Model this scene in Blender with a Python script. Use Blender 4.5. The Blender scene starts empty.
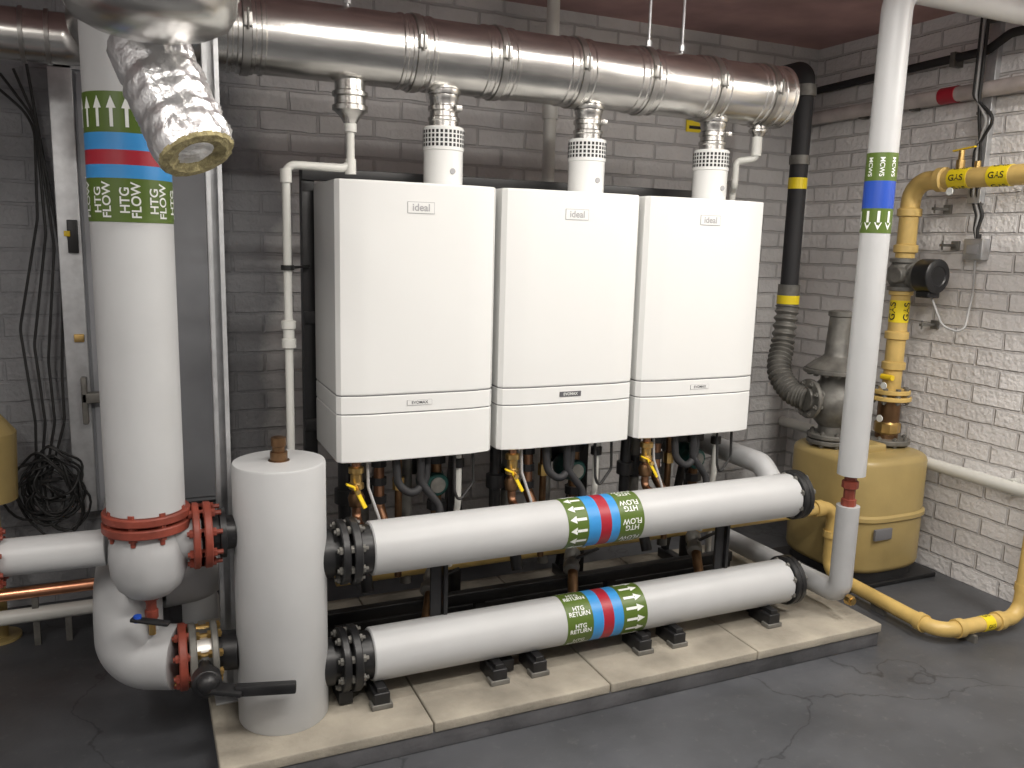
import bpy, bmesh, math, random
from mathutils import Vector, Matrix
random.seed(7)
V=Vector
H=1.46
# ------------------------------------------------------------ materials
def mat(name,col,rough=.5,metal=0.,nscale=0,namt=.08,bump=0.,bscale=60,emit=None,coat=0,stretch=None):
    m=bpy.data.materials.new(name); m.use_nodes=True
    nt=m.node_tree; b=nt.nodes['Principled BSDF']
    b.inputs['Base Color'].default_value=(*col,1)
    b.inputs['Roughness'].default_value=rough
    b.inputs['Metallic'].default_value=metal
    if coat: b.inputs['Coat Weight'].default_value=coat
    tc=nt.nodes.new('ShaderNodeTexCoord')
    src=tc.outputs['Object']
    if stretch:
        mp=nt.nodes.new('ShaderNodeMapping'); mp.inputs['Scale'].default_value=stretch
        nt.links.new(src,mp.inputs['Vector']); src=mp.outputs['Vector']
    if nscale:
        n=nt.nodes.new('ShaderNodeTexNoise'); n.inputs['Scale'].default_value=nscale; n.inputs['Detail'].default_value=5
        nt.links.new(src,n.inputs['Vector'])
        mr=nt.nodes.new('ShaderNodeMapRange'); mr.inputs['From Min'].default_value=.3; mr.inputs['From Max'].default_value=.7
        mr.inputs['To Min'].default_value=1-namt; mr.inputs['To Max'].default_value=1+namt
        nt.links.new(n.outputs['Fac'],mr.inputs['Value'])
        mx=nt.nodes.new('ShaderNodeVectorMath'); mx.operation='SCALE'; mx.inputs[0].default_value=col
        nt.links.new(mr.outputs['Result'],mx.inputs['Scale']); nt.links.new(mx.outputs['Vector'],b.inputs['Base Color'])
    if bump:
        n2=nt.nodes.new('ShaderNodeTexNoise'); n2.inputs['Scale'].default_value=bscale; n2.inputs['Detail'].default_value=4
        nt.links.new(src,n2.inputs['Vector'])
        bp=nt.nodes.new('ShaderNodeBump'); bp.inputs['Strength'].default_value=bump; bp.inputs['Distance'].default_value=.01
        nt.links.new(n2.outputs['Fac'],bp.inputs['Height']); nt.links.new(bp.outputs['Normal'],b.inputs['Normal'])
    if emit:
        b.inputs['Emission Color'].default_value=(*col,1); b.inputs['Emission Strength'].default_value=emit
    return m
def brick(name,c1,c2,mortar,axes,w=.23,h=.078,bump=.6,grime=.25,msize=.006,dark=None):
    m=bpy.data.materials.new(name); m.use_nodes=True; nt=m.node_tree; b=nt.nodes['Principled BSDF']
    b.inputs['Roughness'].default_value=.6
    tc=nt.nodes.new('ShaderNodeTexCoord'); sp=nt.nodes.new('ShaderNodeSeparateXYZ'); cb=nt.nodes.new('ShaderNodeCombineXYZ')
    nt.links.new(tc.outputs['Object'],sp.inputs[0])
    nt.links.new(sp.outputs[axes],cb.inputs['X']); nt.links.new(sp.outputs['Z'],cb.inputs['Y'])
    nz=nt.nodes.new('ShaderNodeTexNoise'); nz.inputs['Scale'].default_value=9; nt.links.new(cb.outputs[0],nz.inputs['Vector'])
    sc=nt.nodes.new('ShaderNodeVectorMath'); sc.operation='SCALE'; sc.inputs['Scale'].default_value=.012
    nt.links.new(nz.outputs['Color'],sc.inputs[0])
    ad=nt.nodes.new('ShaderNodeVectorMath'); nt.links.new(cb.outputs[0],ad.inputs[0]); nt.links.new(sc.outputs[0],ad.inputs[1])
    br=nt.nodes.new('ShaderNodeTexBrick'); br.inputs['Scale'].default_value=1
    br.inputs['Brick Width'].default_value=w; br.inputs['Row Height'].default_value=h
    br.inputs['Mortar Size'].default_value=msize; br.inputs['Mortar Smooth'].default_value=.5
    br.inputs['Color1'].default_value=(*c1,1); br.inputs['Color2'].default_value=(*c2,1); br.inputs['Mortar'].default_value=(*mortar,1)
    nt.links.new(ad.outputs[0],br.inputs['Vector'])
    n=nt.nodes.new('ShaderNodeTexNoise'); n.inputs['Scale'].default_value=2.2; n.inputs['Detail'].default_value=8
    nt.links.new(tc.outputs['Object'],n.inputs['Vector'])
    mr=nt.nodes.new('ShaderNodeMapRange'); mr.inputs['From Min'].default_value=.3; mr.inputs['From Max'].default_value=.65
    mr.inputs['To Min'].default_value=1-grime; mr.inputs['To Max'].default_value=1
    nt.links.new(n.outputs['Fac'],mr.inputs['Value'])
    colsrc=br.outputs['Color']; facsrc=br.outputs['Fac']
    if dark:
        # older, darker grey paint / render coat on the left part of the wall with a ragged boundary
        pn=nt.nodes.new('ShaderNodeTexNoise'); pn.inputs['Scale'].default_value=3; pn.inputs['Detail'].default_value=6
        nt.links.new(tc.outputs['Object'],pn.inputs['Vector'])
        s1=nt.nodes.new('ShaderNodeMath'); s1.operation='MULTIPLY_ADD'; s1.inputs[1].default_value=.6
        nt.links.new(pn.outputs['Fac'],s1.inputs[0]); nt.links.new(sp.outputs[axes],s1.inputs[2])
        s2=nt.nodes.new('ShaderNodeMapRange'); s2.inputs['From Min'].default_value=dark[0]; s2.inputs['From Max'].default_value=dark[0]+.12
        nt.links.new(s1.outputs[0],s2.inputs['Value'])
        # left of the boundary: mostly uniform coat with only a hint of the brickwork
        hin=nt.nodes.new('ShaderNodeMix'); hin.data_type='RGBA'; hin.inputs['Factor'].default_value=.35
        hin.inputs['A'].default_value=(*dark[1],1); 
        dk=nt.nodes.new('ShaderNodeVectorMath'); dk.operation='SCALE'; dk.inputs['Scale'].default_value=.5
        nt.links.new(colsrc,dk.inputs[0]); nt.links.new(dk.outputs[0],hin.inputs['B'])
        mxx=nt.nodes.new('ShaderNodeMix'); mxx.data_type='RGBA'
        nt.links.new(s2.outputs[0],mxx.inputs['Factor']); nt.links.new(hin.outputs['Result'],mxx.inputs['A']); nt.links.new(colsrc,mxx.inputs['B'])
        colsrc=mxx.outputs['Result']
        ms=nt.nodes.new('ShaderNodeMapRange'); ms.inputs['To Min'].default_value=.35; nt.links.new(s2.outputs[0],ms.inputs['Value'])
        mm=nt.nodes.new('ShaderNodeMath'); mm.operation='MULTIPLY'; nt.links.new(facsrc,mm.inputs[0]); nt.links.new(ms.outputs[0],mm.inputs[1]); facsrc=mm.outputs[0]
    mx=nt.nodes.new('ShaderNodeVectorMath'); mx.operation='SCALE'
    nt.links.new(colsrc,mx.inputs[0]); nt.links.new(mr.outputs['Result'],mx.inputs['Scale'])
    nt.links.new(mx.outputs[0],b.inputs['Base Color'])
    n2=nt.nodes.new('ShaderNodeTexNoise'); n2.inputs['Scale'].default_value=45; n2.inputs['Detail'].default_value=6
    nt.links.new(tc.outputs['Object'],n2.inputs['Vector'])
    inv=nt.nodes.new('ShaderNodeMath'); inv.operation='MULTIPLY_ADD'; inv.inputs[1].default_value=-1.2
    nt.links.new(facsrc,inv.inputs[0]); nt.links.new(n2.outputs['Fac'],inv.inputs[2])
    bp=nt.nodes.new('ShaderNodeBump'); bp.inputs['Strength'].default_value=bump; bp.inputs['Distance'].default_value=.01
    nt.links.new(inv.outputs[0],bp.inputs['Height']); nt.links.new(bp.outputs['Normal'],b.inputs['Normal'])
    return m
def floor_mat():
    m=mat('painted_floor',(.070,.073,.080),.42,nscale=2.6,namt=.34,bump=.28,bscale=9)
    nt=m.node_tree; b=nt.nodes['Principled BSDF']
    old=b.inputs['Base Color'].links[0].from_socket
    tc=nt.nodes.new('ShaderNodeTexCoord')
    nz=nt.nodes.new('ShaderNodeTexNoise'); nz.inputs['Scale'].default_value=2.5; nz.inputs['Detail'].default_value=8
    nt.links.new(tc.outputs['Object'],nz.inputs['Vector'])
    mx=nt.nodes.new('ShaderNodeMix'); mx.data_type='VECTOR'; mx.inputs['Factor'].default_value=.35
    nt.links.new(tc.outputs['Object'],mx.inputs['A']); nt.links.new(nz.outputs['Color'],mx.inputs['B'])
    vo=nt.nodes.new('ShaderNodeTexVoronoi'); vo.feature='DISTANCE_TO_EDGE'; vo.inputs['Scale'].default_value=1.3
    nt.links.new(mx.outputs['Result'],vo.inputs['Vector'])
    r=nt.nodes.new('ShaderNodeMapRange'); r.inputs['From Min'].default_value=0; r.inputs['From Max'].default_value=.005; r.inputs['To Min'].default_value=.5
    nt.links.new(vo.outputs['Distance'],r.inputs['Value'])
    s=nt.nodes.new('ShaderNodeVectorMath'); s.operation='SCALE'; nt.links.new(old,s.inputs[0]); nt.links.new(r.outputs[0],s.inputs['Scale'])
    n3=nt.nodes.new('ShaderNodeTexNoise'); n3.inputs['Scale'].default_value=22; n3.inputs['Detail'].default_value=9; n3.inputs['Roughness'].default_value=.72
    nt.links.new(tc.outputs['Object'],n3.inputs['Vector'])
    r3=nt.nodes.new('ShaderNodeMapRange'); r3.inputs['From Min'].default_value=.57; r3.inputs['From Max'].default_value=.72; r3.inputs['To Max'].default_value=.5
    nt.links.new(n3.outputs['Fac'],r3.inputs['Value'])
    m2=nt.nodes.new('ShaderNodeMix'); m2.data_type='RGBA'; m2.inputs['B'].default_value=(.15,.15,.15,1)
    nt.links.new(r3.outputs[0],m2.inputs['Factor']); nt.links.new(s.outputs[0],m2.inputs['A'])
    nt.links.new(m2.outputs['Result'],b.inputs['Base Color'])
    return m
WHITE=mat('boiler_white_enamel',(.77,.775,.76),.22,coat=.3)
PVC=mat('insulation_pvc',(.48,.487,.49),.42,nscale=6,namt=.04,bump=.05,bscale=14)
PVCD=mat('insulation_pvc_grey',(.41,.415,.42),.45,nscale=9,namt=.07,bump=.08,bscale=20)
PLAST=mat('white_plastic_pipe',(.66,.66,.62),.35)
STEEL=mat('stainless_steel',(.62,.61,.585),.27,1,nscale=5,namt=.16,stretch=(1.5,6,6),bump=.05,bscale=8)
STEELD=mat('dull_steel',(.48,.47,.45),.36,1,nscale=12,namt=.2)
GALV=mat('galvanised_steel',(.58,.59,.60),.42,.7,nscale=25,namt=.12)
BLACK=mat('black_paint',(.012,.012,.013),.4,nscale=20,namt=.3)
RUBBER=mat('black_rubber',(.02,.02,.022),.65)
RED=mat('red_oxide_iron',(.22,.045,.027),.5,nscale=18,namt=.3,bump=.15,bscale=60)
BRASS=mat('brass',(.62,.42,.16),.32,1,nscale=15,namt=.2)
BRONZE=mat('bronze_dark',(.22,.13,.07),.4,1,nscale=15,namt=.3)
COPPER=mat('copper',(.72,.34,.20),.28,1,nscale=8,namt=.25)
COPD=mat('copper_dark',(.28,.15,.09),.38,1,nscale=12,namt=.3)  # darker copper for the pipes under the boilers
YEL=mat('yellow_gas_paint',(.60,.42,.14),.4,nscale=12,namt=.14,bump=.08,bscale=30)
YELM=mat('meter_ochre_paint',(.40,.30,.12),.38,nscale=5,namt=.12,bump=.08,bscale=25)
YTAPE=mat('yellow_tape',(.85,.66,.02),.4)
YHAND=mat('yellow_handle',(.85,.60,.02),.4)
GREEN=mat('band_olive_green',(.085,.14,.018),.4)
BLUE=mat('band_blue',(.04,.27,.62),.4)
BLUED=mat('band_dark_blue',(.015,.07,.42),.4)
CRED=mat('band_crimson',(.36,.015,.03),.4)
WTXT=mat('label_white',(.80,.82,.79),.5)
GTXT=mat('logo_grey',(.36,.36,.37),.5)
GTX2=mat('badge_dark_grey',(.12,.12,.13),.4)
GLINE=mat('seam_shadow_gap',(.16,.16,.17),.6)
IRON=mat('grey_cast_iron',(.17,.165,.15),.5,.3,nscale=20,namt=.3,bump=.15,bscale=50)
TEAL=mat('pump_teal',(.006,.05,.043),.4)
CONC=mat('paving_concrete',(.33,.30,.245),.85,nscale=4,namt=.38,bump=.3,bscale=60)
PLINTH=mat('plinth_painted_side',(.085,.085,.09),.6,nscale=6,namt=.4,bump=.4,bscale=25)
FLOOR=floor_mat()
CEIL=mat('ceiling_red_oxide',(.46,.29,.285),.75,nscale=3,namt=.25,bump=.15,bscale=20)
FIBRE=mat('mineral_wool',(.36,.31,.16),.95,nscale=60,namt=.35,bump=.6,bscale=120)
FOIL=mat('foil_wrap',(.86,.86,.87),.36,.92,bump=.9,bscale=26,nscale=20,namt=.08)
CABLE=mat('cable_black',(.02,.02,.02),.5)
CABLEG=mat('cable_grey',(.42,.42,.42),.5)
PINKP=mat('old_painted_pipe',(.50,.45,.43),.5,nscale=9,namt=.25)
LAMPM=mat('lamp_tube',(1,.98,.94),.3,emit=6)
LAMPB=mat('lamp_body',(.8,.8,.8),.5)
WB=brick('painted_brick_back',(.68,.67,.66),(.61,.60,.60),(.50,.49,.49),'X',w=.235,h=.082,bump=.75,grime=.30,msize=.008,dark=(.72,(.30,.31,.33)))
WR=brick('painted_brick_right',(.84,.82,.81),(.77,.75,.74),(.62,.60,.59),'Y',w=.235,h=.082,bump=.85,grime=.12,msize=.008)
WG=mat('wall_paint_grey',(.60,.60,.61),.7,nscale=3,namt=.15)
PANEL=mat('panel_grey_paint',(.30,.31,.33),.45,nscale=3,namt=.15)
# ------------------------------------------------------------ mesh builder
def basis(a):
    a=V(a).normalized()
    r=V((0,0,1)) if abs(a.z)<.9 else V((0,-1,0))
    u=(r-a*r.dot(a)).normalized()
    return a,u,a.cross(u)
class MB:
    def __init__(s): s.v=[];s.f=[];s.m=[];s.mats=[]
    def mi(s,m):
        if m not in s.mats: s.mats.append(m)
        return s.mats.index(m)
    def add(s,vs,fs,m):
        o=len(s.v); k=s.mi(m)
        s.v+= [tuple(p) for p in vs]
        for f in fs: s.f.append(tuple(i+o for i in f)); s.m.append(k)
    def bm(s,b,m):
        b.verts.ensure_lookup_table()
        for i,v in enumerate(b.verts): v.index=i
        s.add([v.co.copy() for v in b.verts],[[v.index for v in f.verts] for f in b.faces],m); b.free()
    def box(s,lo,hi,m,bev=0,rot=None):
        lo=V(lo);hi=V(hi);c=(lo+hi)/2;d=hi-lo
        b=bmesh.new(); bmesh.ops.create_cube(b,size=1)
        for v in b.verts: v.co=V((v.co.x*d.x,v.co.y*d.y,v.co.z*d.z))
        if bev: bmesh.ops.bevel(b,geom=b.edges[:],offset=bev,segments=3,profile=.5,affect='EDGES')
        for v in b.verts:
            if rot: v.co=rot@v.co
            v.co+=c
        s.bm(b,m)
    def bar(s,p0,p1,w,t,m,bev=0):
        p0=V(p0);p1=V(p1);a,u,w2=basis(p1-p0)
        R=Matrix((w2,a,u)).transposed()
        L=(p1-p0).length;c=(p0+p1)/2
        b=bmesh.new(); bmesh.ops.create_cube(b,size=1)
        for v in b.verts: v.co=V((v.co.x*w,v.co.y*L,v.co.z*t))
        if bev: bmesh.ops.bevel(b,geom=b.edges[:],offset=bev,segments=2,profile=.5,affect='EDGES')
        for v in b.verts: v.co=R@v.co+c
        s.bm(b,m)
    def prism(s,poly,z0,z1,m,bev=0):
        b=bmesh.new(); vs=[b.verts.new((x,y,z0)) for x,y in poly]; f=b.faces.new(vs)
        r=bmesh.ops.extrude_face_region(b,geom=[f])
        for e in r['geom']:
            if isinstance(e,bmesh.types.BMVert): e.co.z=z1
        bmesh.ops.recalc_face_normals(b,faces=b.faces[:])
        if bev: bmesh.ops.bevel(b,geom=[e for e in b.edges if abs(e.verts[0].co.z-e.verts[1].co.z)<1e-6],offset=bev,segments=3,profile=.5,affect='EDGES')
        s.bm(b,m)
    def lathe(s,o,axis,prof,m,n=40):
        o=V(o);a,u,w=basis(axis); vs=[];fs=[]
        for t,r in prof:
            for i in range(n):
                an=2*math.pi*i/n
                vs.append(o+a*t+(u*math.cos(an)+w*math.sin(an))*max(r,1e-4))
        for j in range(len(prof)-1):
            for i in range(n):
                k=(i+1)%n
                fs.append((j*n+i,j*n+k,(j+1)*n+k,(j+1)*n+i))
        fs.append(tuple(range(n))[::-1]); fs.append(tuple((len(prof)-1)*n+i for i in range(n)))
        s.add(vs,fs,m)
    def cyl(s,p0,p1,r,m,n=32,ch=0):
        p0=V(p0);p1=V(p1);L=(p1-p0).length
        pr=[(0,r),(L,r)] if not ch else [(0,r-ch),(ch,r),(L-ch,r),(L,r-ch)]
        s.lathe(p0,p1-p0,pr,m,n)
    def sph(s,c,r,m,n=24,sc=(1,1,1)):
        b=bmesh.new(); bmesh.ops.create_uvsphere(b,u_segments=n,v_segments=n//2,radius=r)
        for v in b.verts: v.co=V((v.co.x*sc[0],v.co.y*sc[1],v.co.z*sc[2]))+V(c)
        s.bm(b,m)
    def tube(s,pts,r,m,R=.05,n=24,rf=None,seg=9):
        pts=[V(p) for p in pts]; P=[pts[0]]
        for i in range(1,len(pts)-1):
            p=pts[i];l0=(p-pts[i-1]).length;l1=(pts[i+1]-p).length
            d0=(p-pts[i-1]).normalized();d1=(pts[i+1]-p).normalized()
            th=d0.angle(d1)
            if th<.02: P.append(p);continue
            t=R*math.tan(th/2); t=min(t,l0*.49,l1*.49); RR=t/math.tan(th/2)
            nn=d0.cross(d1).normalized(); side=nn.cross(d0); c=p-d0*t+side*RR
            for k in range(seg+1): P.append(c+Matrix.Rotation(th*k/seg,3,nn)@(-side*RR))
        P.append(pts[-1])
        Q=[P[0]]
        for p in P[1:]:
            if (p-Q[-1]).length>1e-5: Q.append(p)
        P=Q; T=[]
        for i in range(len(P)):
            a=P[min(i+1,len(P)-1)]-P[max(i-1,0)]; T.append(a.normalized())
        _,u,_=basis(T[0]); vs=[];fs=[];L=0
        for i,p in enumerate(P):
            if i: L+=(p-P[i-1]).length
            u=(u-T[i]*u.dot(T[i])).normalized(); w=T[i].cross(u)
            rr=rf(i,L) if rf else r
            for k in range(n):
                an=2*math.pi*k/n; vs.append(p+(u*math.cos(an)+w*math.sin(an))*rr)
        for j in range(len(P)-1):
            for i in range(n):
                k=(i+1)%n; fs.append((j*n+i,j*n+k,(j+1)*n+k,(j+1)*n+i))
        fs.append(tuple(range(n))[::-1]); fs.append(tuple((len(P)-1)*n+i for i in range(n)))
        s.add(vs,fs,m)
    def flange(s,c,axis,r,t,m,nb=8,mb=None,bl=None):
        c=V(c);a,u,w=basis(axis)
        s.lathe(c-a*t/2,a,[(0,r-.003),(.003,r),(t-.003,r),(t,r-.003)],m)
        mb=mb or m; bl=bl or t+.03
        for i in range(nb):
            an=2*math.pi*(i+.5)/nb; p=c+(u*math.cos(an)+w*math.sin(an))*(r*.82)
            s.cyl(p-a*bl/2,p+a*bl/2,.0065,mb,8)
            s.cyl(p-a*(t/2+.009),p-a*t/2,.012,mb,6); s.cyl(p+a*t/2,p+a*(t/2+.009),.012,mb,6)
    def wrap(s,pts,faces,o,axis,r,m):
        o=V(o);a,u,w=basis_ref(axis)
        s.add([o+a*p[0]+(u*math.cos(-p[1]/r)+w*math.sin(-p[1]/r))*r for p in pts],faces,m)
    def obj(s,name,parent=None,ang=35,recalc=True):
        me=bpy.data.meshes.new(name); me.from_pydata(s.v,[],s.f)
        for m in s.mats: me.materials.append(m)
        me.polygons.foreach_set('material_index',s.m)
        me.polygons.foreach_set('use_smooth',[True]*len(s.f))
        if recalc:
            b=bmesh.new(); b.from_mesh(me); bmesh.ops.recalc_face_normals(b,faces=b.faces[:]); b.to_mesh(me); b.free()
        me.set_sharp_from_angle(angle=math.radians(ang)); me.update()
        o=bpy.data.objects.new(name,me); bpy.context.scene.collection.objects.link(o)
        if parent: o.parent=parent
        return o
def basis_ref(a):
    a=V(a).normalized(); u=V((0,-1,0)) if abs(a.y)<.9 else V((-1,0,0)); u=(u-a*u.dot(a)).normalized(); return a,u,a.cross(u)
def empty(name,loc=(0,0,0)):
    e=bpy.data.objects.new(name,None); e.location=loc; e.empty_display_size=.1
    bpy.context.scene.collection.objects.link(e); return e
_tc={}
def text2d(t,size,sp=1.):
    k=(t,size,sp)
    if k in _tc: return _tc[k]
    cu=bpy.data.curves.new('t','FONT'); cu.body=t; cu.size=size; cu.align_x='CENTER'; cu.align_y='CENTER'; cu.space_line=.85; cu.offset=size*.018
    o=bpy.data.objects.new('t',cu); bpy.context.scene.collection.objects.link(o)
    bpy.context.view_layer.update()
    me=bpy.data.meshes.new_from_object(o.evaluated_get(bpy.context.evaluated_depsgraph_get()))
    r=([tuple(v.co) for v in me.vertices],[tuple(p.vertices) for p in me.polygons])
    bpy.data.objects.remove(o); bpy.data.meshes.remove(me); bpy.data.curves.remove(cu)
    _tc[k]=r; return r
def flat_text(mb,t,size,o,m,rx=(1,0,0),up=(0,0,1)):
    vs,fs=text2d(t,size); rx=V(rx);up=V(up);o=V(o)
    mb.add([o+rx*x+up*y for x,y,z in vs],fs,m)
ARW=[(-.5,-.12),(.1,-.12),(.1,-.34),(.5,0),(.1,.34),(.1,.12),(-.5,.12)]
def arrows(mb,o,axis,r,t,length,width,m,n,sgn=1):
    for i in range(n):
        b0=2*math.pi*r*i/n
        pts=[(t+sgn*x*length,b0+y*width*1.25) for x,y in ARW]
        mb.wrap(pts,[(0,1,5,6)] ,o,axis,r,m)
        mb.wrap(pts,[(2,3,4)] ,o,axis,r,m)
def txtband(mb,o,axis,r,t,txt,size,m,n,flip=1):
    vs,fs=text2d(txt,size)
    for i in range(n):
        b0=2*math.pi*r*i/n
        mb.wrap([(t+flip*x,b0+flip*y) for x,y,z in vs],fs,o,axis,r,m)
def band(mb,o,axis,r,t0,t1,m):
    o=V(o);a=V(axis).normalized(); mb.cyl(o+a*t0,o+a*t1,r,m,48)
# ------------------------------------------------------------ room
X0,X1,Y0,Y1,ZC=-1.6,3.34,-2.0,3.57,2.51
def room(name,lo,hi,m):
    b=MB(); b.box(lo,hi,m); return b.obj(name)
room('floor',(X0-.1,Y0-.1,-.1),(X1+.1,Y1+.1,0),FLOOR)
room('ceiling',(X0-.1,Y0-.1,ZC),(X1+.1,Y1+.1,ZC+.1),CEIL)
room('wall_back',(X0-.1,Y1,0),(X1+.1,Y1+.1,ZC),WB)
room('wall_right',(X1,Y0,0),(X1+.1,Y1,ZC),WR)
room('wall_left',(X0-.1,Y0,0),(X0,Y1,ZC),WG)
room('wall_front',(X0,Y0-.1,0),(X1,Y0,ZC),WG)
# ------------------------------------------------------------ plinth
PZ=.087
b=MB(); b.box((.14,2.085,0),(2.48,3.0,PZ-.030),PLINTH,.004)
xs=[.132,.72,1.31,1.90,2.488]; ys=[2.078,2.55,3.008]
for i in range(4):
    for j in range(2):
        b.box((xs[i]+.002,ys[j]+.002,PZ-.033),(xs[i+1]-.002,ys[j+1]-.002,PZ),CONC,.005)
b.obj('concrete_plinth')
# ------------------------------------------------------------ boilers
BW=.503; BX=[.519,1.0435,1.569]; BZ0,BZ1=.790,1.628; YF=2.40
def boiler_poly(x0,x1,d=0):
    return [(x0+d,2.735),(x0+d,2.43),(x0+.012+d,2.414+d),(x0+.07,2.402+d),(x0+.10,YF+d),(x1-.10,YF+d),(x1-.07,2.402+d),(x1-.012-d,2.414+d),(x1-d,2.43),(x1-d,2.735)]
for bi,x0 in enumerate(BX):
    x1=x0+BW; cx=(x0+x1)/2
    e=empty('gas_condensing_boiler',(cx,2.57,BZ0)); 
    parts=[]
    b=MB()
    b.prism(boiler_poly(x0,x1,.004),BZ0+.004,BZ1-.004,GLINE)
    b.prism(boiler_poly(x0,x1),.9965,BZ1,WHITE,.006)
    b.prism(boiler_poly(x0,x1),.940,.9935,WHITE,.0025)
    b.prism(boiler_poly(x0,x1),BZ0,.937,WHITE,.004)
    parts.append(b.obj('casing',ang=12))
    b=MB()
    lz=1.555
    b.box((cx-.042,YF-.0012,lz-.017),(cx+.042,YF,lz+.017),GTXT,0)
    b.box((cx-.0405,YF-.0018,lz-.0155),(cx+.0405,YF-.0005,lz+.0155),WHITE,0)
    flat_text(b,'ideal',.030,(cx,YF-.0022,lz),GTXT)
    b.box((cx-.040,YF-.0015,.960),(cx+.040,YF,.977),GTXT if bi!=1 else GTX2,0)
    b.box((cx-.039,YF-.002,.961),(cx+.039,YF-.0005,.976),WHITE if bi!=1 else GTX2,0)
    flat_text(b,'EVOMAX',.013,(cx,YF-.0026,.9685),GTX2 if bi!=1 else WTXT)
    flat_text(b,'IDEAL  80',.014,(x0+.29,2.47,BZ1+.0012),GTXT,(1,0,0),(0,1,0))
    parts.append(b.obj('badges'))
    b=MB(); fx=cx+.137; fy=2.6
    o=(fx,fy,BZ1-.002)
    b.lathe(o,(0,0,1),[(0,.070),(.008,.070),(.012,.063),(.115,.063),(.118,.066),(.185,.066),(.19,.062),(.19,.05)],WHITE)
    for row in range(4):
        for k in range(30):
            a0=2*math.pi*k/30
            t=.128+row*.0135; r=.0668
            s0=r*a0
            b.wrap([(t,s0-.0042),(t+.0095,s0-.0042),(t+.0095,s0+.0042),(t,s0+.0042)],[(0,1,2,3)],o,(0,0,1),r,BLACK)
    b.cyl((fx+.01,fy-.066,BZ1+.05),(fx+.01,fy-.058,BZ1+.05),.009,GTXT,12)
    parts.append(b.obj('flue_collar'))
    b=MB()
    b.lathe((fx,fy,BZ1+.185),(0,0,1),[(0,.048),(.02,.048),(.024,.051),(.032,.051),(.036,.045),(.05,.045),(.054,.051),(.066,.051),(.07,.045),(.085,.045),(.09,.048),(.10,.048),(.104,.044),(.14,.044),(.16,.050),(.2,.050)],STEEL)
    b.box((fx+.02,fy-.064,BZ1+.235),(fx+.04,fy-.048,BZ1+.252),STEELD,.002)
    parts.append(b.obj('flue_stub'))
    b=MB(); c=x0
    b.tube([(c+.06,2.43,.80),(c+.06,2.43,.60),(c+.06,2.36,.60)],.014,COPD,R=.03)
    b.lathe((c+.06,2.43,.70),(0,0,1),[(0,.016),(.004,.023),(.02,.023),(.024,.018),(.05,.018),(.054,.024),(.07,.024),(.074,.016)],BRASS)
    b.lathe((c+.06,2.43,.645),(0,0,1),[(0,.015),(.004,.022),(.03,.026),(.045,.02)],BRONZE)
    b.bar((c+.05,2.40,.715),(c+.075,2.375,.655),.018,.006,YHAND,.002)
    b.bar((c+.022,2.40,.728),(c+.05,2.40,.715),.016,.006,YHAND,.002)
    b.cyl((c+.055,2.38,.705),(c+.055,2.43,.715),.008,BRASS,12)
    b.tube([(c+.15,2.5,.80),(c+.15,2.5,.62),(c+.15,2.42,.56),(c+.15,2.33,.56)],.0175,COPD,R=.04)
    for zz in (.76,.70,.64): b.cyl((c+.15,2.5,zz-.012),(c+.15,2.5,zz+.012),.025,BLACK,8)
    b.tube([(c+.22,2.52,.80),(c+.22,2.52,.36)],.012,BRONZE)
    b.cyl((c+.22,2.52,.66),(c+.22,2.52,.70),.02,BRASS,8)
    b.tube([(c+.19,2.45,.80),(c+.195,2.44,.70),(c+.24,2.43,.66),(c+.29,2.45,.70),(c+.30,2.46,.80)],.013,RUBBER,R=.05)
    b.tube([(c+.27,2.44,.80),(c+.27,2.44,.70),(c+.33,2.43,.62),(c+.33,2.40,.5)],.013,RUBBER,R=.05)
    b.tube([(c+.36,2.55,.80),(c+.36,2.55,.45)],.018,BRONZE)
    b.sph((c+.355,2.60,.66),.05,TEAL,sc=(1,1.1,1)); b.cyl((c+.355,2.52,.66),(c+.355,2.60,.66),.04,TEAL,24,.005)
    b.cyl((c+.355,2.514,.66),(c+.355,2.52,.66),.026,IRON,20)
    for zz in (.745,.585): b.cyl((c+.36,2.55,zz-.014),(c+.36,2.55,zz+.014),.033,BLACK,8)
    b.tube([(c+.36,2.55,.5),(c+.36,2.55,.40),(c+.30,2.42,.33),(c+.25,2.32,.26)],.018,BRONZE,R=.05)
    b.lathe((c+.335,2.49,.37),(-.06,-.1,-.05),[(0,.019),(.004,.028),(.03,.03),(.05,.023),(.07,.03),(.09,.028),(.094,.018)],IRON)
    b.bar((c+.31,2.42,.375),(c+.40,2.42,.40),.016,.006,BLACK,.002)
    b.tube([(c+.42,2.5,.80),(c+.42,2.5,.60),(c+.41,2.55,.36)],.011,PLAST,R=.04)
    b.lathe((c+.42,2.50,.72),(0,0,1),[(0,.012),(.003,.02),(.03,.02),(.033,.012)],BLACK,16)
    b.tube([(c+.45,2.45,.80),(c+.455,2.45,.68),(c+.40,2.44,.62),(c+.385,2.44,.66),(c+.39,2.46,.8)],.005,CABLE,R=.03,n=8)
    b.tube([(c+.10,2.45,.80),(c+.10,2.44,.70),(c+.13,2.42,.60),(c+.11,2.42,.5)],.005,CABLEG,R=.03,n=8)
    b.tube([(c+.27,2.6,.80),(c+.27,2.6,.30)],.02,IRON)
    b.tube([(c+.12,2.6,.80),(c+.12,2.6,.35)],.022,IRON)
    b.tube([(c+.05,2.55,.80),(c+.05,2.55,.55),(c+.10,2.5,.45),(c+.10,2.45,.35)],.02,BLACK,R=.05)
    b.lathe((c+.05,2.55,.62),(0,0,1),[(0,.02),(.004,.032),(.05,.032),(.054,.02)],BLACK,12)
    b.cyl((c+.12,2.6,.60),(c+.12,2.6,.68),.034,BLACK,12)
    b.box((c+.31,2.66,.66),(c+.41,2.72,.80),BLACK,.006)
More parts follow.
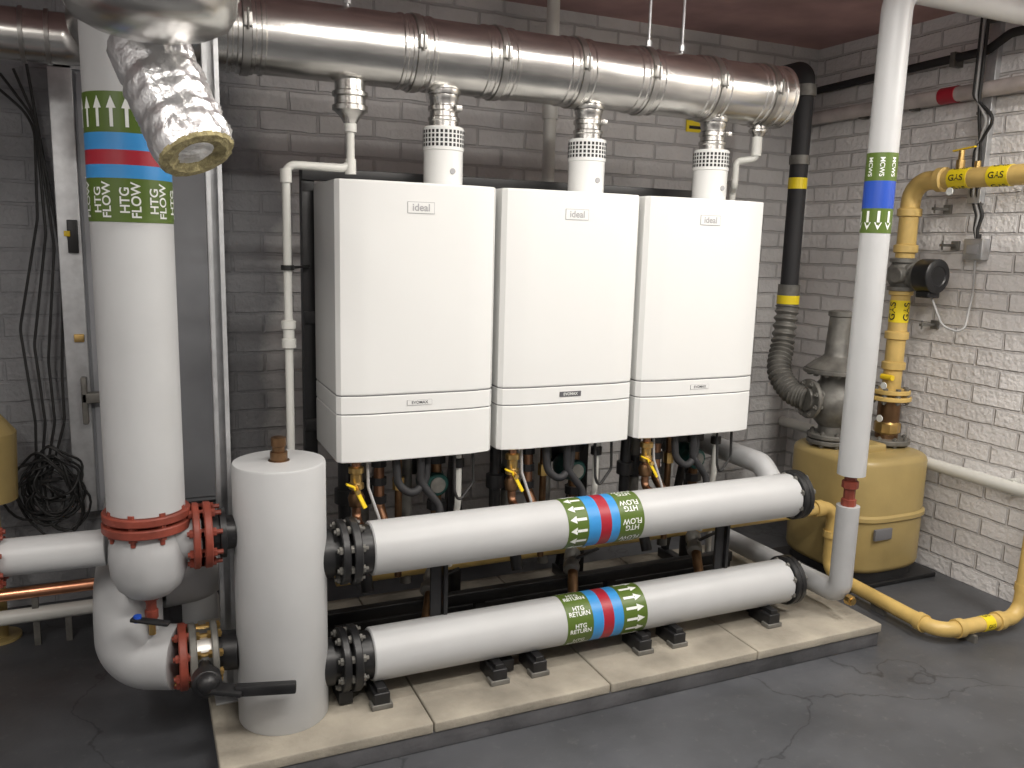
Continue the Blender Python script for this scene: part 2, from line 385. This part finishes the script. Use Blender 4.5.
    b.box((c+.17,2.52,.755),(c+.27,2.60,.80),BLACK,.006)
    b.box((c+.08,2.50,.42),(c+.16,2.55,.50),BLACK,.006)
    b.bar((c+.08,2.47,.46),(c+.18,2.44,.50),.018,.006,YHAND if bi==1 else BLACK,.002)
    parts.append(b.obj('connection_pipework'))
    for p in parts:
        p.parent=e; p.matrix_parent_inverse=Matrix.Translation(-e.location)
# ------------------------------------------------------------ support frame
b=MB()
FXs=[.505,1.031,1.557,2.088]
def chan(b,p0,p1,w=.042,t=.04):
    b.bar(p0,p1,w,t,BLACK,.002)
for x in FXs:
    chan(b,(x,2.775,PZ),(x,2.775,1.68))
    chan(b,(x,2.26,PZ+.026),(x,2.95,PZ+.026))
    b.bar((x,2.93,PZ+.03),(x,2.79,.75),.02,.03,BLACK)
for z in (1.66,1.2,.84,.33): b.box((.485,2.745,z-.02),(2.11,2.765,z+.02),BLACK,.002)
b.box((.485,2.5,.23),(2.11,2.535,.27),BLACK,.002)
b.box((.485,2.60,PZ+.05),(2.11,2.64,PZ+.09),BLACK,.002)
for x in FXs: b.bar((x,2.52,PZ+.04),(x,2.52,.25),.035,.03,BLACK)
b.obj('boiler_support_frame')
# ------------------------------------------------------------ headers
YH=2.3; ZFL,ZRT=.556,.218
def header(z,bands,flip):
    b=MB(); r=.0805
    b.cyl((.585,YH,z),(2.185,YH,z),r,PVC,56,.004)
    b.cyl((.458,YH,z),(.59,YH,z),.055,BLACK)
    b.flange((.502,YH,z),(1,0,0),.095,.022,BLACK,8,IRON)
    b.flange((.535,YH,z),(1,0,0),.098,.024,BLACK,8,IRON,.06)
    b.cyl((.548,YH,z),(.584,YH,z),.072,BLACK)
    b.cyl((2.18,YH,z),(2.22,YH,z),.058,BLACK)
    b.flange((2.196,YH,z),(1,0,0),.092,.020,BLACK,8,IRON)
    b.flange((2.218,YH,z),(1,0,0),.092,.020,BLACK,8,IRON,.05)
    t=bands; O=(0,YH,z); A=(1,0,0); rr=r+.0012
    for a0,a1,m in [(t[0],t[1],GREEN),(t[1],t[2],BLUE),(t[2],t[3],CRED),(t[3],t[4],BLUE),(t[4],t[5],GREEN)]:
        band(b,O,A,rr,a0,a1,m)
    if flip:
        txtband(b,O,A,rr+.0008,(t[0]+t[1])/2,'HTG\nRETURN',.021,WTXT,9)
        arrows(b,O,A,rr+.0008,(t[4]+t[5])/2,.07,.03,WTXT,14,1)
    else:
        arrows(b,O,A,rr+.0008,(t[0]+t[1])/2,.06,.03,WTXT,14,-1)
        txtband(b,O,A,rr+.0008,(t[4]+t[5])/2,'HTG\nFLOW',.026,WTXT,8,-1)
    return b
b=header(ZFL,[1.213,1.287,1.331,1.371,1.403,1.496],False)
for x in (.805,1.90):
    b.bar((x,YH+.03,ZRT+.07),(x,YH+.03,ZFL-.07),.035,.012,BLACK,.001)
    b.bar((x,YH-.0,ZFL-.084),(x,YH+.05,ZFL-.084),.05,.012,BLACK,.001)
    b.bar((x+.03,YH+.03,ZRT+.07),(x+.03,YH+.03,ZFL-.07),.012,.03,BLACK,.001)
b.obj('flow_header_pipe')
b=header(ZRT,[1.224,1.32,1.359,1.399,1.436,1.53],True)
for x in (.60,.98,1.12,1.52,1.66,2.08):
    b.box((x-.025,YH-.095,PZ),(x+.025,YH+.02,PZ+.05),BLACK,.004)
    b.box((x-.032,YH-.10,PZ),(x+.032,YH-.06,PZ+.016),IRON,.002)
    b.box((x-.014,YH-.09,PZ+.04),(x+.014,YH+.0,PZ+.065),BLACK,.002)
b.obj('return_header_pipe')
# ------------------------------------------------------------ hydraulic separator vessel
b=MB(); vx=.331
b.lathe((vx,YH,PZ),(0,0,1),[(0,.125),(.004,.127),(.752,.127),(.758,.124),(.760,.118),(.760,.02)],PVC,64)
b.lathe((vx,YH,PZ+.75),(0,0,1),[(0,.03),(.011,.03),(.012,.024),(.035,.024),(.036,.018),(.05,.018),(.052,.021),(.075,.021),(.078,.012)],BRONZE,12)
for z in (ZFL,ZRT): b.cyl((vx+.10,YH,z),(vx+.14,YH,z),.07,BLACK)
b.obj('low_loss_header_vessel')
# ------------------------------------------------------------ left riser
b=MB(); rx=-.011; ry=2.30; rr=.0955
b.cyl((rx,ry,.745),(rx,ry,ZC),rr,PVC,64,.003)
O=(rx,ry,0);A=(0,0,1);q=rr+.0012
for a0,a1,m in [(1.484,1.586,GREEN),(1.586,1.617,BLUE),(1.617,1.651,CRED),(1.651,1.69,BLUE),(1.69,1.782,GREEN)]: band(b,O,A,q,a0,a1,m)
arrows(b,O,A,q+.0008,1.737,.07,.026,WTXT,18,1)
txtband(b,O,A,q+.0008,1.535,'HTG\nFLOW',.030,WTXT,9,1)
b.flange((rx,ry,.735),(0,0,1),.108,.022,RED,8,RED)
b.flange((rx,ry,.705),(0,0,1),.110,.024,RED,8,RED,.07)
b.lathe((rx,ry,.505),(0,0,1),[(0,.03),(.006,.055),(.03,.080),(.065,.094),(.11,.099),(.15,.096),(.175,.087),(.195,.082)],PVCD,48)
b.cyl((rx,ry,.655),(.12,ry,.655),.062,PVCD)
b.lathe((rx,ry,.43),(0,0,1),[(0,.012),(.01,.018),(.03,.018),(.032,.014),(.06,.014),(.062,.022),(.08,.022)],RED,10)
b.cyl((rx,ry,.39),(rx,ry,.44),.009,BRASS,12)
b.flange((.107,ry,.655),(1,0,0),.090,.018,RED,8,RED)
b.flange((.137,ry,.655),(1,0,0),.090,.020,RED,8,RED,.07)
b.lathe((.148,ry,.655),(1,0,0),[(0,.055),(.018,.055),(.02,.068),(.035,.068),(.037,.048),(.06,.045)],BLACK)
b.obj('insulated_riser_pipe')
b=MB()
b.cyl((-.36,2.35,.635),(-.112,2.33,.64),.048,PVC,40,.002)
b.flange((-.37,2.35,.635),(1,0,0),.08,.022,RED,8,RED)
b.tube([(-.38,2.35,.635),(-1.59,2.35,.635)],.045,RED)
b.obj('insulated_branch_pipe')
# lower return
b=MB()
b.tube([(-.07,3.3,.47),(-.07,2.38,.47),(-.07,2.38,.298),(.05,2.33,.298)],.088,PVCD,R=.12,n=40,seg=14)
b.tube([(-.07,3.3,.47),(-.07,3.3,.0)],.07,PVCD)
b.flange((.062,2.325,.298),(1,0,0),.092,.022,RED,8,RED)
b.flange((.088,2.325,.298),(1,0,0),.088,.02,IRON,8,BRASS,.10)
b.cyl((.09,2.325,.298),(.14,2.325,.298),.07,STEELD)
b.flange((.145,2.325,.298),(1,0,0),.088,.018,IRON,8,BRASS,.04)
b.cyl((.15,2.325,.298),(.21,2.315,.298),.055,BLACK)
b.cyl((.115,2.325,.30),(.115,2.16,.29),.018,BLACK,20)
b.lathe((.115,2.20,.29),(0,-1,0),[(0,.03),(.004,.038),(.04,.038),(.046,.03)],BLACK,20)
b.bar((.125,2.145,.286),(.20,2.125,.272),.05,.014,BLACK,.004)
b.bar((.18,2.13,.276),(.335,2.10,.27),.026,.03,BLACK,.005)
b.sph((.115,2.15,.30),.028,BLACK)
b.obj('insulated_return_pipe')
b=MB()
b.tube([(.02,2.50,.44),(.15,2.52,.44),(.15,3.1,.44),(.15,3.1,0)],.062,PVC,n=32,R=.085)
b.tube([(.02,2.50,.44),(-.02,2.50,.44)],.045,BLACK,n=24)
b.bar((-.06,2.24,.468),(.03,2.20,.458),.022,.01,BLACK,.003)
b.cyl((-.045,2.235,.46),(-.045,2.235,.478),.010,BLUED,12)
b.obj('insulated_elbow_pipe')
# ------------------------------------------------------------ strut channel
b=MB()
for dx,dy,w,d in [(-.0195,0,.003,.04),(.0195,0,.003,.04),(0,.02,.042,.003),(-.014,-.02,.010,.003),(.014,-.02,.010,.003)]:
    b.box((.195+dx-w/2,2.45+dy-d/2,PZ+.006),(.195+dx+w/2,2.45+dy+d/2,ZC),GALV)
b.box((.15,2.40,PZ),(.24,2.50,PZ+.006),GALV,.001)
b.obj('strut_channel_post')
# ------------------------------------------------------------ steel flue header
b=MB(); fz=2.03; fr=.108; xl,xr=.10,2.25
prof=[(0,fr)]
def ring(t,h=.007,w=.012): 
    return [(t-w,fr),(t-w*.6,fr+h),(t+w*.6,fr+h),(t+w,fr)]
jo=[.30,.80,1.075,1.36,1.63,1.91,2.16]
marks=[]
for j in jo:
    for d in (-.045,-.018,.018,.045): marks.append(j-xl+d)
for t in sorted(marks): prof+=ring(t,.004,.008)
L=xr-xl
prof+=[(L-.012,fr),(L-.008,fr+.006),(L,fr+.006),(L,fr-.006),(L-.004,fr-.012)]
b.lathe((xl,2.6,fz),(1,0,0),prof,STEEL,64)
for j in jo:
    b.cyl((j-.011,2.6,fz),(j+.011,2.6,fz),fr+.008,STEELD,64)
    for a in (.1,):
        c=V((j,2.6-(fr+.012)*math.cos(a),fz+(fr+.012)*math.sin(a)))
        b.box(c-V((.012,.007,.020)),c+V((.012,.007,.020)),STEELD,.003)
        b.cyl(c+V((0,-.006,-.028)),c+V((0,-.006,.028)),.0035,IRON,8)
for x in [BX[i]+BW/2+.137 for i in range(3)]:
    b.lathe((x,2.6,1.915),(0,0,1),[(0,.052),(.006,.054),(.014,.054),(.018,.050),(.06,.050)],STEEL,32)
b.obj('steel_flue_header_duct')
b=MB()
b.tube([(.12,2.6,fz),(-.06,2.6,fz),(-.06,3.12,fz+.03),(-1.58,3.12,fz+.03)],.1,STEEL,R=.13,n=40,seg=14,rf=lambda i,L:max(.078,.106-L*.05))
for x in (-.23,-.30,-.42): b.cyl((x-.006,3.12,fz+.03),(x+.006,3.12,fz+.03),.084,STEELD,40)
b.obj('steel_flue_duct')
b=MB()
b.lathe((.045,1.88,1.838),(0,0,1),[(0,.02),(.004,.06),(.016,.11),(.034,.145),(.06,.16),(.09,.163),(.095,.167),(.105,.167),(.11,.163),(ZC-1.838,.163)],STEEL,64)
b.obj('steel_flue_drum')
b=MB()
pa,pb=V((.056,2.045,1.815)),V((.122,1.955,1.632))
b.tube([pa+(pa-pb)*.3]+[pa.lerp(pb,k/30) for k in range(31)],.085,FOIL,R=.0001,n=80,rf=lambda i,L:.083+.002*math.sin(L*60)+.002*math.sin(L*130))
d=(pb-pa).normalized()
b.lathe(pb-d*.002,d,[(0,.080),(.010,.078),(.012,.06),(.006,.05),(-.0,.03)],FIBRE,40)
o=b.obj('foil_insulation_sleeve',ang=22)
for v in o.data.vertices:
    k=v.co; n=(math.sin(k.x*170+k.z*90)+math.sin(k.z*140-k.x*60+k.y*110)+math.sin(k.y*210+k.z*50)+random.uniform(-1,1))*.0015
    v.co+= V((n,-n,n*.4))
# ------------------------------------------------------------ threaded rods
b=MB()
for x in (.60,1.66,1.80):
    b.cyl((x,2.6,fz+fr+.002),(x,2.6,ZC),.005,GALV,10)
    b.cyl((x,2.6,ZC-.008),(x,2.6,ZC),.02,GALV,16); b.cyl((x,2.6,fz+fr+.01),(x,2.6,fz+fr+.03),.011,GALV,6)
b.obj('threaded_hanger_rods')
b=MB(); b.cyl((1.68,3.40,.9),(1.68,3.40,ZC),.028,PLAST,24); b.cyl((1.68,3.40,2.0),(1.68,3.40,2.06),.034,PLAST); b.cyl((1.68,3.4,0),(1.68,3.4,.9),.028,PLAST)
b.obj('soil_stack_pipe')
# ------------------------------------------------------------ condensate drain pipes
b=MB()
b.lathe((.607,2.6,1.93),(0,0,-1),[(0,.046),(.03,.046),(.034,.054),(.046,.054),(.05,.047),(.07,.047),(.074,.054),(.088,.054),(.092,.046),(.11,.028),(.125,.02)],STEEL,32)
b.tube([(.607,2.6,1.83),(.607,2.6,1.672),(.412,2.6,1.672),(.412,2.6,PZ)],.0125,PLAST,R=.03)
b.cyl((.607,2.6,1.78),(.607,2.6,1.82),.019,PLAST); b.cyl((.607,2.6,1.655),(.607,2.6,1.70),.017,PLAST)
b.cyl((.412,2.6,1.62),(.412,2.6,1.66),.017,PLAST)
b.lathe((.412,2.6,1.12),(0,0,1),[(0,.014),(.003,.022),(.03,.022),(.032,.017),(.06,.017),(.062,.022),(.085,.022),(.088,.014)],PLAST,24)
b.cyl((.412,2.6,1.36),(.412,2.6,1.375),.02,BLACK); b.bar((.412,2.6,1.367),(.50,2.75,1.367),.012,.008,BLACK)
b.obj('condensate_drain_pipe')
b=MB()
b.lathe((2.165,2.6,1.93),(0,0,-1),[(0,.03),(.02,.03),(.024,.035),(.032,.035),(.036,.03),(.05,.02)],STEEL,32)
b.tube([(2.165,2.6,1.89),(2.165,2.6,1.80),(2.105,2.64,1.79),(2.105,2.64,1.70),(2.13,2.68,1.68),(2.13,2.68,PZ)],.0125,PLAST,R=.02)
b.cyl((2.165,2.6,1.81),(2.165,2.6,1.88),.019,PLAST)
b.obj('condensate_drain_pipe')
# ------------------------------------------------------------ right vertical insulated pipe
b=MB(); px,py=2.384,2.20; r=.0505
b.tube([(px,py,.645),(px,py,2.355),(X1-.002,py,2.355)],r,PVC,R=.09,n=48)
O=(px,py,0);q=r+.0012
for a0,a1,m in [(1.705,1.80,GREEN),(1.612,1.705,BLUED),(1.527,1.612,GREEN)]: band(b,O,A,q,a0,a1,m)
arrows(b,O,A,q+.0008,1.57,.065,.03,WTXT,9,-1)
txtband(b,O,A,q+.0008,1.752,'MCWS',.022,WTXT,8,-1)
b.lathe((px,py,.52),(0,0,1),[(0,.02),(.004,.027),(.03,.027),(.032,.021),(.07,.021),(.074,.030),(.10,.030),(.104,.022),(.128,.022)],RED,8)
b.tube([(px,py,.525),(px,py,.175),(px,2.92,.165),(px,2.92,PZ)],.042,PVCD,R=.05,n=36)
b.lathe((px,py-.04,.17),(0,-1,0),[(0,.02),(.02,.02),(.022,.014),(.03,.014)],BRASS,8)
b.obj('insulated_cold_feed_pipe')
b=MB()
b.tube([(2.15,YH+.06,.60),(2.15,2.42,.65),(2.15,2.98,.65),(2.15,2.98,.80),(2.15,3.565,.80)],.042,PVCD,R=.07,n=32)
b.obj('insulated_flow_branch')
# ------------------------------------------------------------ gas pipework
b=MB()
b.tube([(.55,2.6,.35),(2.735,2.6,.36),(2.735,2.6,.055),(2.70,2.0,.055),(3.12,1.98,.055),(3.16,1.98,1.0),(X1-.004,1.98,1.0)],.029,YEL,R=.07,n=28)
for p0,p1 in [((2.62,2.6,.36),(2.66,2.6,.36)),((2.735,2.6,.25),(2.735,2.6,.22)),((2.706,2.10,.055),(2.704,2.07,.055)),((2.78,1.997,.055),(2.81,1.995,.055)),((2.99,1.985,.055),(3.02,1.984,.055)),((3.13,1.98,.16),(3.131,1.98,.19))]:
    b.cyl(p0,p1,.036,YEL)
for p0,p1 in [((2.46,2.6,.36),(2.56,2.6,.36)),((2.91,1.989,.055),(2.96,1.987,.055)),((3.134,1.98,.26),(3.137,1.98,.34))]:
    b.cyl(p0,p1,.0302,YTAPE)
txtband(b,(2.51,2.6,.36),(1,0,0),.0308,0,'GAS',.022,BLACK,3)
txtband(b,(2.935,1.988,.055),(1,-.005,0),.0308,0,'GAS',.02,BLACK,4)
for x,y in ((2.85,1.992),(2.72,2.3)): b.box((x-.008,y-.035,0),(x+.008,y+.035,.03),IRON)
b.obj('gas_manifold_pipe')
b=MB(); gx,gy=3.155,2.73
b.tube([(gx,gy,.74),(gx,gy,1.775),(gx,.9,1.775),(X1-.004,.9,1.775)],.041,YEL,R=.09,n=32)
for z in (1.62,1.46,1.27,1.07,.93): b.lathe((gx,gy,z),(0,0,1),[(0,.042),(.005,.052),(.035,.052),(.04,.042)],YEL,24)
for y in (2.60,1.2): b.lathe((gx,y,1.775),(0,-1,0),[(0,.042),(.005,.052),(.035,.052),(.04,.042)],YEL,24)
b.flange((gx,gy,.80),(0,0,1),.092,.02,YEL,8,IRON); b.flange((gx,gy,.83),(0,0,1),.085,.02,YEL,8,IRON,.03)
b.cyl((gx,gy,.60),(gx,gy,.80),.05,BRONZE,24); b.lathe((gx,gy,.63),(0,0,1),[(0,.05),(.01,.058),(.05,.058),(.06,.05)],BRASS,10)
b.flange((gx,gy,.60),(0,0,1),.105,.022,IRON,8,IRON,.05); b.cyl((gx,gy,.55),(gx,gy,.6),.06,IRON)
for y in (2.53,2.35,2.1): 
    b.cyl((gx,y,1.775),(gx,y-.09,1.775),.0425,YTAPE,32)
    txtband(b,(gx,y-.045,1.775),(0,-1,0),.0432,0,'GAS',.036,BLACK,5)
b.cyl((gx,gy,1.15),(gx,gy,1.25),.0425,YTAPE,32); txtband(b,(gx,gy,1.2),(0,0,1),.0432,0,'GAS',.045,BLACK,4)
b.lathe((gx,2.50,1.80),(0,0,1),[(0,.018),(.05,.018),(.052,.012),(.09,.012)],BRASS,12); b.bar((gx,2.54,1.89),(gx,2.44,1.90),.014,.006,YHAND)
b.cyl((gx,2.42,1.80),(gx,2.42,1.84),.012,BRASS,12)
b.tube([(gx,gy,.90),(gx-.06,gy-.02,.90)],.01,BRASS); b.cyl((gx-.055,gy-.05,.9),(gx-.055,gy+.01,.9),.013,YHAND,12)
for p in [(gx,2.50,1.72),(gx-.07,gy-.06,.87),(gx-.075,gy-.06,.72)]: b.cyl(V(p)+V((-.045,0,0)),V(p)+V((-.049,0,0)),.016,WTXT,20)
b.obj('gas_supply_pipe')
b=MB()
b.lathe((gx,gy,1.29),(0,0,1),[(0,.045),(.004,.062),(.02,.062),(.024,.05),(.05,.066),(.10,.066),(.125,.05),(.13,.062),(.146,.062),(.15,.045)],IRON,24)
b.lathe((gx,gy-.03,1.365),(0,-1,0),[(0,.055),(.03,.055),(.035,.04),(.06,.04),(.062,.068),(.14,.068),(.145,.06),(.145,.03)],IRON,32)
b.lathe((gx,gy-.10,1.365),(0,-1,0),[(0,.07),(.006,.074),(.08,.074),(.086,.066),(.087,.045),(.083,.04)],BLACK,32)
b.cyl((gx-.02,gy-.03,1.365),(gx-.085,gy-.03,1.365),.035,IRON,24,.003)
b.box((gx-.03,gy-.17,1.27),(gx+.04,gy-.10,1.31),BLACK,.006)
b.tube([(gx+.02,gy-.14,1.28),(gx+.06,gy-.18,1.15),(gx+.1,gy-.26,1.12),(X1-.03,gy-.24,1.3),(X1-.03,gy-.23,1.46)],.005,CABLEG,R=.06,n=10)
b.obj('gas_solenoid_valve')
# gas meter : rounded-square pressed body with belt seam and flat top deck
b=MB(); mx,my=3.01,2.745
b.lathe((mx,my,.055),(0,0,1),[(0,.20),(.003,.235),(.014,.247),(.03,.252),(.235,.252),(.245,.262),(.262,.262),(.270,.252),(.490,.252),(.506,.247),(.516,.235),(.522,.21),(.523,.12)],YELM,96)
b.lathe((mx,my,.02),(0,0,1),[(0,.235),(.04,.23)],BLACK,96)
nv=[]
for x,y,z in b.v:
    dx,dy=x-mx,y-my; r=math.hypot(dx,dy); c_,s_=abs(dx/r),abs(dy/r)
    f=1/(c_**3.2+s_**3.2)**(1/3.2)
    nv.append((mx+dx*f,my+dy*f,z))
b.v=nv
b.box((mx-.26,my-.26,0),(mx+.27,my+.25,.022),BLACK,.004)
b.box((mx-.14,my-.262,.22),(mx-.04,my-.249,.27),GLINE,.002)
b.box((mx-.10,my-.12,.565),(mx+.04,my+.04,.61),YELM,.012)
b.obj('gas_meter')
# regulator
b=MB(); gx2,gy2=2.875,2.80
b.cyl((gx2,gy2,.56),(gx2,gy2,.60),.06,IRON)
b.flange((gx2,gy2,.60),(0,0,1),.10,.02,IRON,8,IRON); b.flange((gx2,gy2,.626),(0,0,1),.10,.02,IRON,8,IRON,.05)
b.lathe((gx2,gy2,.63),(0,0,1),[(0,.055),(.04,.055),(.08,.09),(.13,.115),(.18,.115),(.22,.09),(.25,.065),(.28,.06)],IRON,40)
b.cyl((gx2-.07,gy2,.80),(gx2-.15,gy2+.02,.80),.055,IRON); b.flange((gx2-.13,gy2+.015,.80),(-1,.15,0),.09,.02,IRON,8,IRON,.05)
b.cyl((gx2+.05,gy2,.79),(gx2+.13,gy2,.79),.05,IRON,24,.004)
b.flange((gx2,gy2,.925),(0,0,1),.14,.018,IRON,14,IRON,.04); 
b.lathe((gx2,gy2,.93),(0,0,1),[(0,.13),(.01,.13),(.035,.10),(.06,.062),(.07,.055),(.24,.046),(.245,.053),(.265,.053),(.27,.035)],IRON,40)
b.obj('gas_pressure_regulator')
# dark service pipe with bellows
b=MB(); bx,by=2.80,3.06
b.tube([(bx,by,1.30),(bx,by,2.27),(bx,Y1-.004,2.27)],.041,RUBBER,R=.06,n=28)
b.cyl((bx,by,2.15),(bx,by,2.20),.05,IRON)
b.cyl((bx,by,1.85),(bx,by,1.89),.046,IRON)
b.cyl((bx,by,1.74),(bx,by,1.79),.0425,YTAPE,32)
b.cyl((bx,by,1.17),(bx,by,1.30),.05,IRON,24); b.cyl((bx,by,1.21),(bx,by,1.25),.0515,YTAPE,32)
path=[(bx,by,1.20),(bx-.03,by-.02,1.02),(bx-.09,by-.08,.90),(bx-.09,by-.17,.82),(gx2-.14,gy2+.02,.80)]
pp=[V(p) for p in path]
def cr(t):
    n=len(pp)-1; i=min(int(t*n),n-1); u=t*n-i
    p0=pp[max(i-1,0)];p1=pp[i];p2=pp[i+1];p3=pp[min(i+2,n)]
    return .5*((2*p1)+(p2-p0)*u+(2*p0-5*p1+4*p2-p3)*u*u+(3*p1-p0-3*p2+p3)*u**3)
b.tube([cr(i/160) for i in range(161)],.045,IRON,R=.0001,n=28,rf=lambda i,L:.050+.006*math.sin(i*.9))
b.obj('flexible_bellows_pipe')
# ------------------------------------------------------------ right wall pipes
b=MB(); b.tube([(X1-.05,Y1-.001,2.15),(X1-.05,Y0+.001,2.15)],.032,PINKP)
b.cyl((X1-.05,2.74,2.15),(X1-.05,2.66,2.15),.036,CRED)
for y in (3.2,2.9,1.8): b.box((X1-.05,y-.01,2.11),(X1-.001,y+.01,2.14),IRON)
b.obj('service_pipe')
b=MB(); b.tube([(X1-.04,Y1-.001,2.29),(X1-.04,2.55,2.31),(X1-.04,2.45,2.36),(X1-.04,Y0+.001,2.37)],.018,RUBBER,R=.05)
for y in (3.0,2.7): b.box((X1-.06,y-.012,2.27),(X1-.001,y+.012,2.33),IRON)
b.obj('armoured_cable')
b=MB(); b.tube([(X1-.045,Y1-.001,.505),(X1-.045,Y0+.001,.505)],.028,PLAST)
for y in (3.2,2.2,1.2): b.box((X1-.05,y-.01,.47),(X1-.001,y+.01,.54),PLAST)
b.obj('plastic_waste_pipe')
b=MB()
cy=2.53
b.box((X1-.03,cy-.022,1.68),(X1-.001,cy+.022,ZC),GALV,.002)
b.box((X1-.045,cy-.03,1.68),(X1-.028,cy+.03,1.74),GALV,.002)
for k,(dy,m) in enumerate([(-.012,CABLE),(.004,CABLEG),(.016,CABLE)]):
    b.tube([(X1-.095,cy+dy,ZC-.01),(X1-.095,cy+dy,2.12),(X1-.08,cy+dy-.05*k,2.02),(X1-.05,cy+dy,1.9),(X1-.04,cy+dy,1.72),(X1-.03,cy-.03+dy,1.63),(X1-.03,cy-.02+dy*.5,1.57),(X1-.03,cy-.03,1.52)],.007,m,R=.04,n=10)
for z in (2.42,2.05,1.8): b.box((X1-.052,cy-.028,z),(X1-.028,cy+.028,z+.012),IRON,.001)
b.obj('cable_strut')
b=MB(); b.box((X1-.05,cy-.075,1.44),(X1-.001,cy+.02,1.53),GALV,.006); b.cyl((X1-.025,cy-.03,1.53),(X1-.025,cy-.03,1.55),.012,CABLE,12); b.box((X1-.053,cy-.055,1.465),(X1-.05,cy+.0,1.505),GTXT,.001)
b.obj('electrical_junction_box')
for (y,z) in ((2.68,1.66),(2.62,1.50),(2.68,1.14)):
    b=MB(); b.box((X1-.10,y-.008,z-.006),(X1-.001,y+.008,z+.006),IRON,.001); b.box((X1-.012,y-.02,z-.02),(X1-.001,y+.02,z+.02),IRON,.002); b.cyl((X1-.09,y,z-.02),(X1-.09,y,z+.02),.004,IRON,8); b.obj('pipe_bracket')
# ------------------------------------------------------------ left background
b=MB()
yb=Y1-.004
b.box((-.27,3.50,.38),(.30,yb,2.08),PANEL,.004)
b.box((-.268,3.482,.385),(-.19,3.50,2.075),GALV,.003)
b.box((-.268,3.482,2.03),(.30,3.50,2.075),GALV,.003)
b.box((-.18,3.488,.40),(.28,3.50,2.02),PANEL,.003)
b.box((-.235,3.46,1.38),(-.20,3.482,1.50),BLACK,.003); b.box((-.235,3.47,1.05),(-.2,3.482,1.08),BRASS,.003)
b.box((-.245,3.45,1.44),(-.225,3.462,1.46),YHAND,.002)
b.box((-.22,3.44,.82),(-.12,3.482,.86),IRON,.005); b.box((-.22,3.44,.74),(-.20,3.482,.92),IRON,.005)
b.obj('metal_control_panel')
b=MB()
for k in range(4):
    x=-.36+.012*k
    b.tube([(x-.10+.03*k,3.53,1.98+.02*k),(x+.04-.01*k,3.52,1.85),(x+.03+.012*k,3.50,1.5-.05*k),(x-.05+.03*k,3.50,1.1-.06*k),(x-.02+.02*k,3.48,.75),(x-.03,3.47,.5)],.005,CABLE,R=.16,n=8)
for k in range(16):
    c=V((-.345+random.uniform(-.04,.04),3.45+.006*(k%5),.50+random.uniform(-.06,.05))); r0=.080+random.uniform(-.04,.03)
    ph=random.uniform(0,6)
    b.tube([c+V((r0*math.cos(a)*(1+.2*math.sin(2*a+ph)),.01*math.sin(3*a+ph),r0*1.25*math.sin(a)*(1+.16*math.cos(3*a+ph)))) for a in [2*math.pi*i/28 for i in range(29)]],.0048,CABLE,R=.001,n=8)
b.obj('hanging_cable_coil')
b=MB(); b.tube([(X0+.001,3.2,.20),(.30,3.2,.20),(.30,3.2,0)],.022,COPPER,R=.04); b.box((-.4,3.19,0),(-.38,3.21,.18),IRON); b.obj('copper_pipe')
b=MB(); b.tube([(X0+.001,3.2,.115),(.20,3.2,.115),(.20,3.2,0)],.026,PLAST,R=.04); b.box((-.3,3.19,0),(-.28,3.21,.1),IRON); b.obj('low_level_waste_pipe')
b=MB(); b.lathe((-.52,3.3,.50),(0,0,1),[(0,.04),(.02,.09),(.26,.10),(.33,.05)],YELM,32); b.cyl((-.52,3.3,.0),(-.52,3.3,.52),.03,YELM); b.cyl((-.52,3.3,.0),(-.52,3.3,.01),.07,YELM); b.obj('yellow_expansion_vessel')
b=MB(); b.box((2.52,3.562,2.03),(2.62,3.569,2.11),YTAPE); b.box((2.535,3.560,2.045),(2.605,3.563,2.06),BLACK); b.obj('warning_sign')
# ------------------------------------------------------------ lamps
def lamp(name,loc,L,power,rotz=0):
    e=empty(name,loc)
    b=MB(); b.box((-L/2,-.05,-.05),(L/2,.05,0),LAMPB,.005); 
    o=b.obj('body',e)
    b=MB(); b.cyl((-L/2+.03,0,-.07),(L/2-.03,0,-.07),.014,LAMPM); b.box((-L/2,-.02,-.09),(-L/2+.03,.02,-.04),LAMPB); b.box((L/2-.03,-.02,-.09),(L/2,.02,-.04),LAMPB)
    b.obj('tube',e)
    l=bpy.data.lights.new(name+'_light','AREA'); l.shape='RECTANGLE'; l.size=L; l.size_y=.10; l.energy=power; l.color=(1,.958,.895)
    lo=bpy.data.objects.new('glow',l); bpy.context.scene.collection.objects.link(lo); lo.parent=e; lo.location=(0,0,-.11)
    e.rotation_euler=(0,0,rotz)
lamp('added_fill_batten',(1.0,.5,ZC),1.5,48)
lamp('added_fill_batten',(2.9,1.0,ZC),1.2,42,math.pi/2)
lamp('added_fill_batten',(-.9,.5,ZC),1.5,27,math.pi/2)  # unseen lamp, added to brighten the left sides of the boilers
lamp('added_fill_batten',(1.35,1.75,ZC),1.5,17)  # extra unseen lamp, added to lift boiler tops, flue and back wall
w=bpy.data.worlds.new('w'); bpy.context.scene.world=w; w.use_nodes=True
w.node_tree.nodes['Background'].inputs[0].default_value=(.5,.5,.5,1); w.node_tree.nodes['Background'].inputs[1].default_value=.2
# ------------------------------------------------------------ camera
cd=bpy.data.cameras.new('camera'); cam=bpy.data.objects.new('camera',cd); bpy.context.scene.collection.objects.link(cam)
Rt=V((.9131,-.4070,.0266)); Fw=V((.4047,.8985,-.1680)).normalized(); Rt=(Rt-Fw*Rt.dot(Fw)).normalized(); Up=Rt.cross(Fw)
M=Matrix((Rt,Up,-Fw)).transposed().to_4x4(); M.translation=V((0,0,H)); cam.matrix_world=M
cd.sensor_width=36; cd.lens=828/1024*36; cd.clip_start=.02
bpy.context.scene.camera=cam
bpy.context.scene.view_settings.view_transform='Standard'
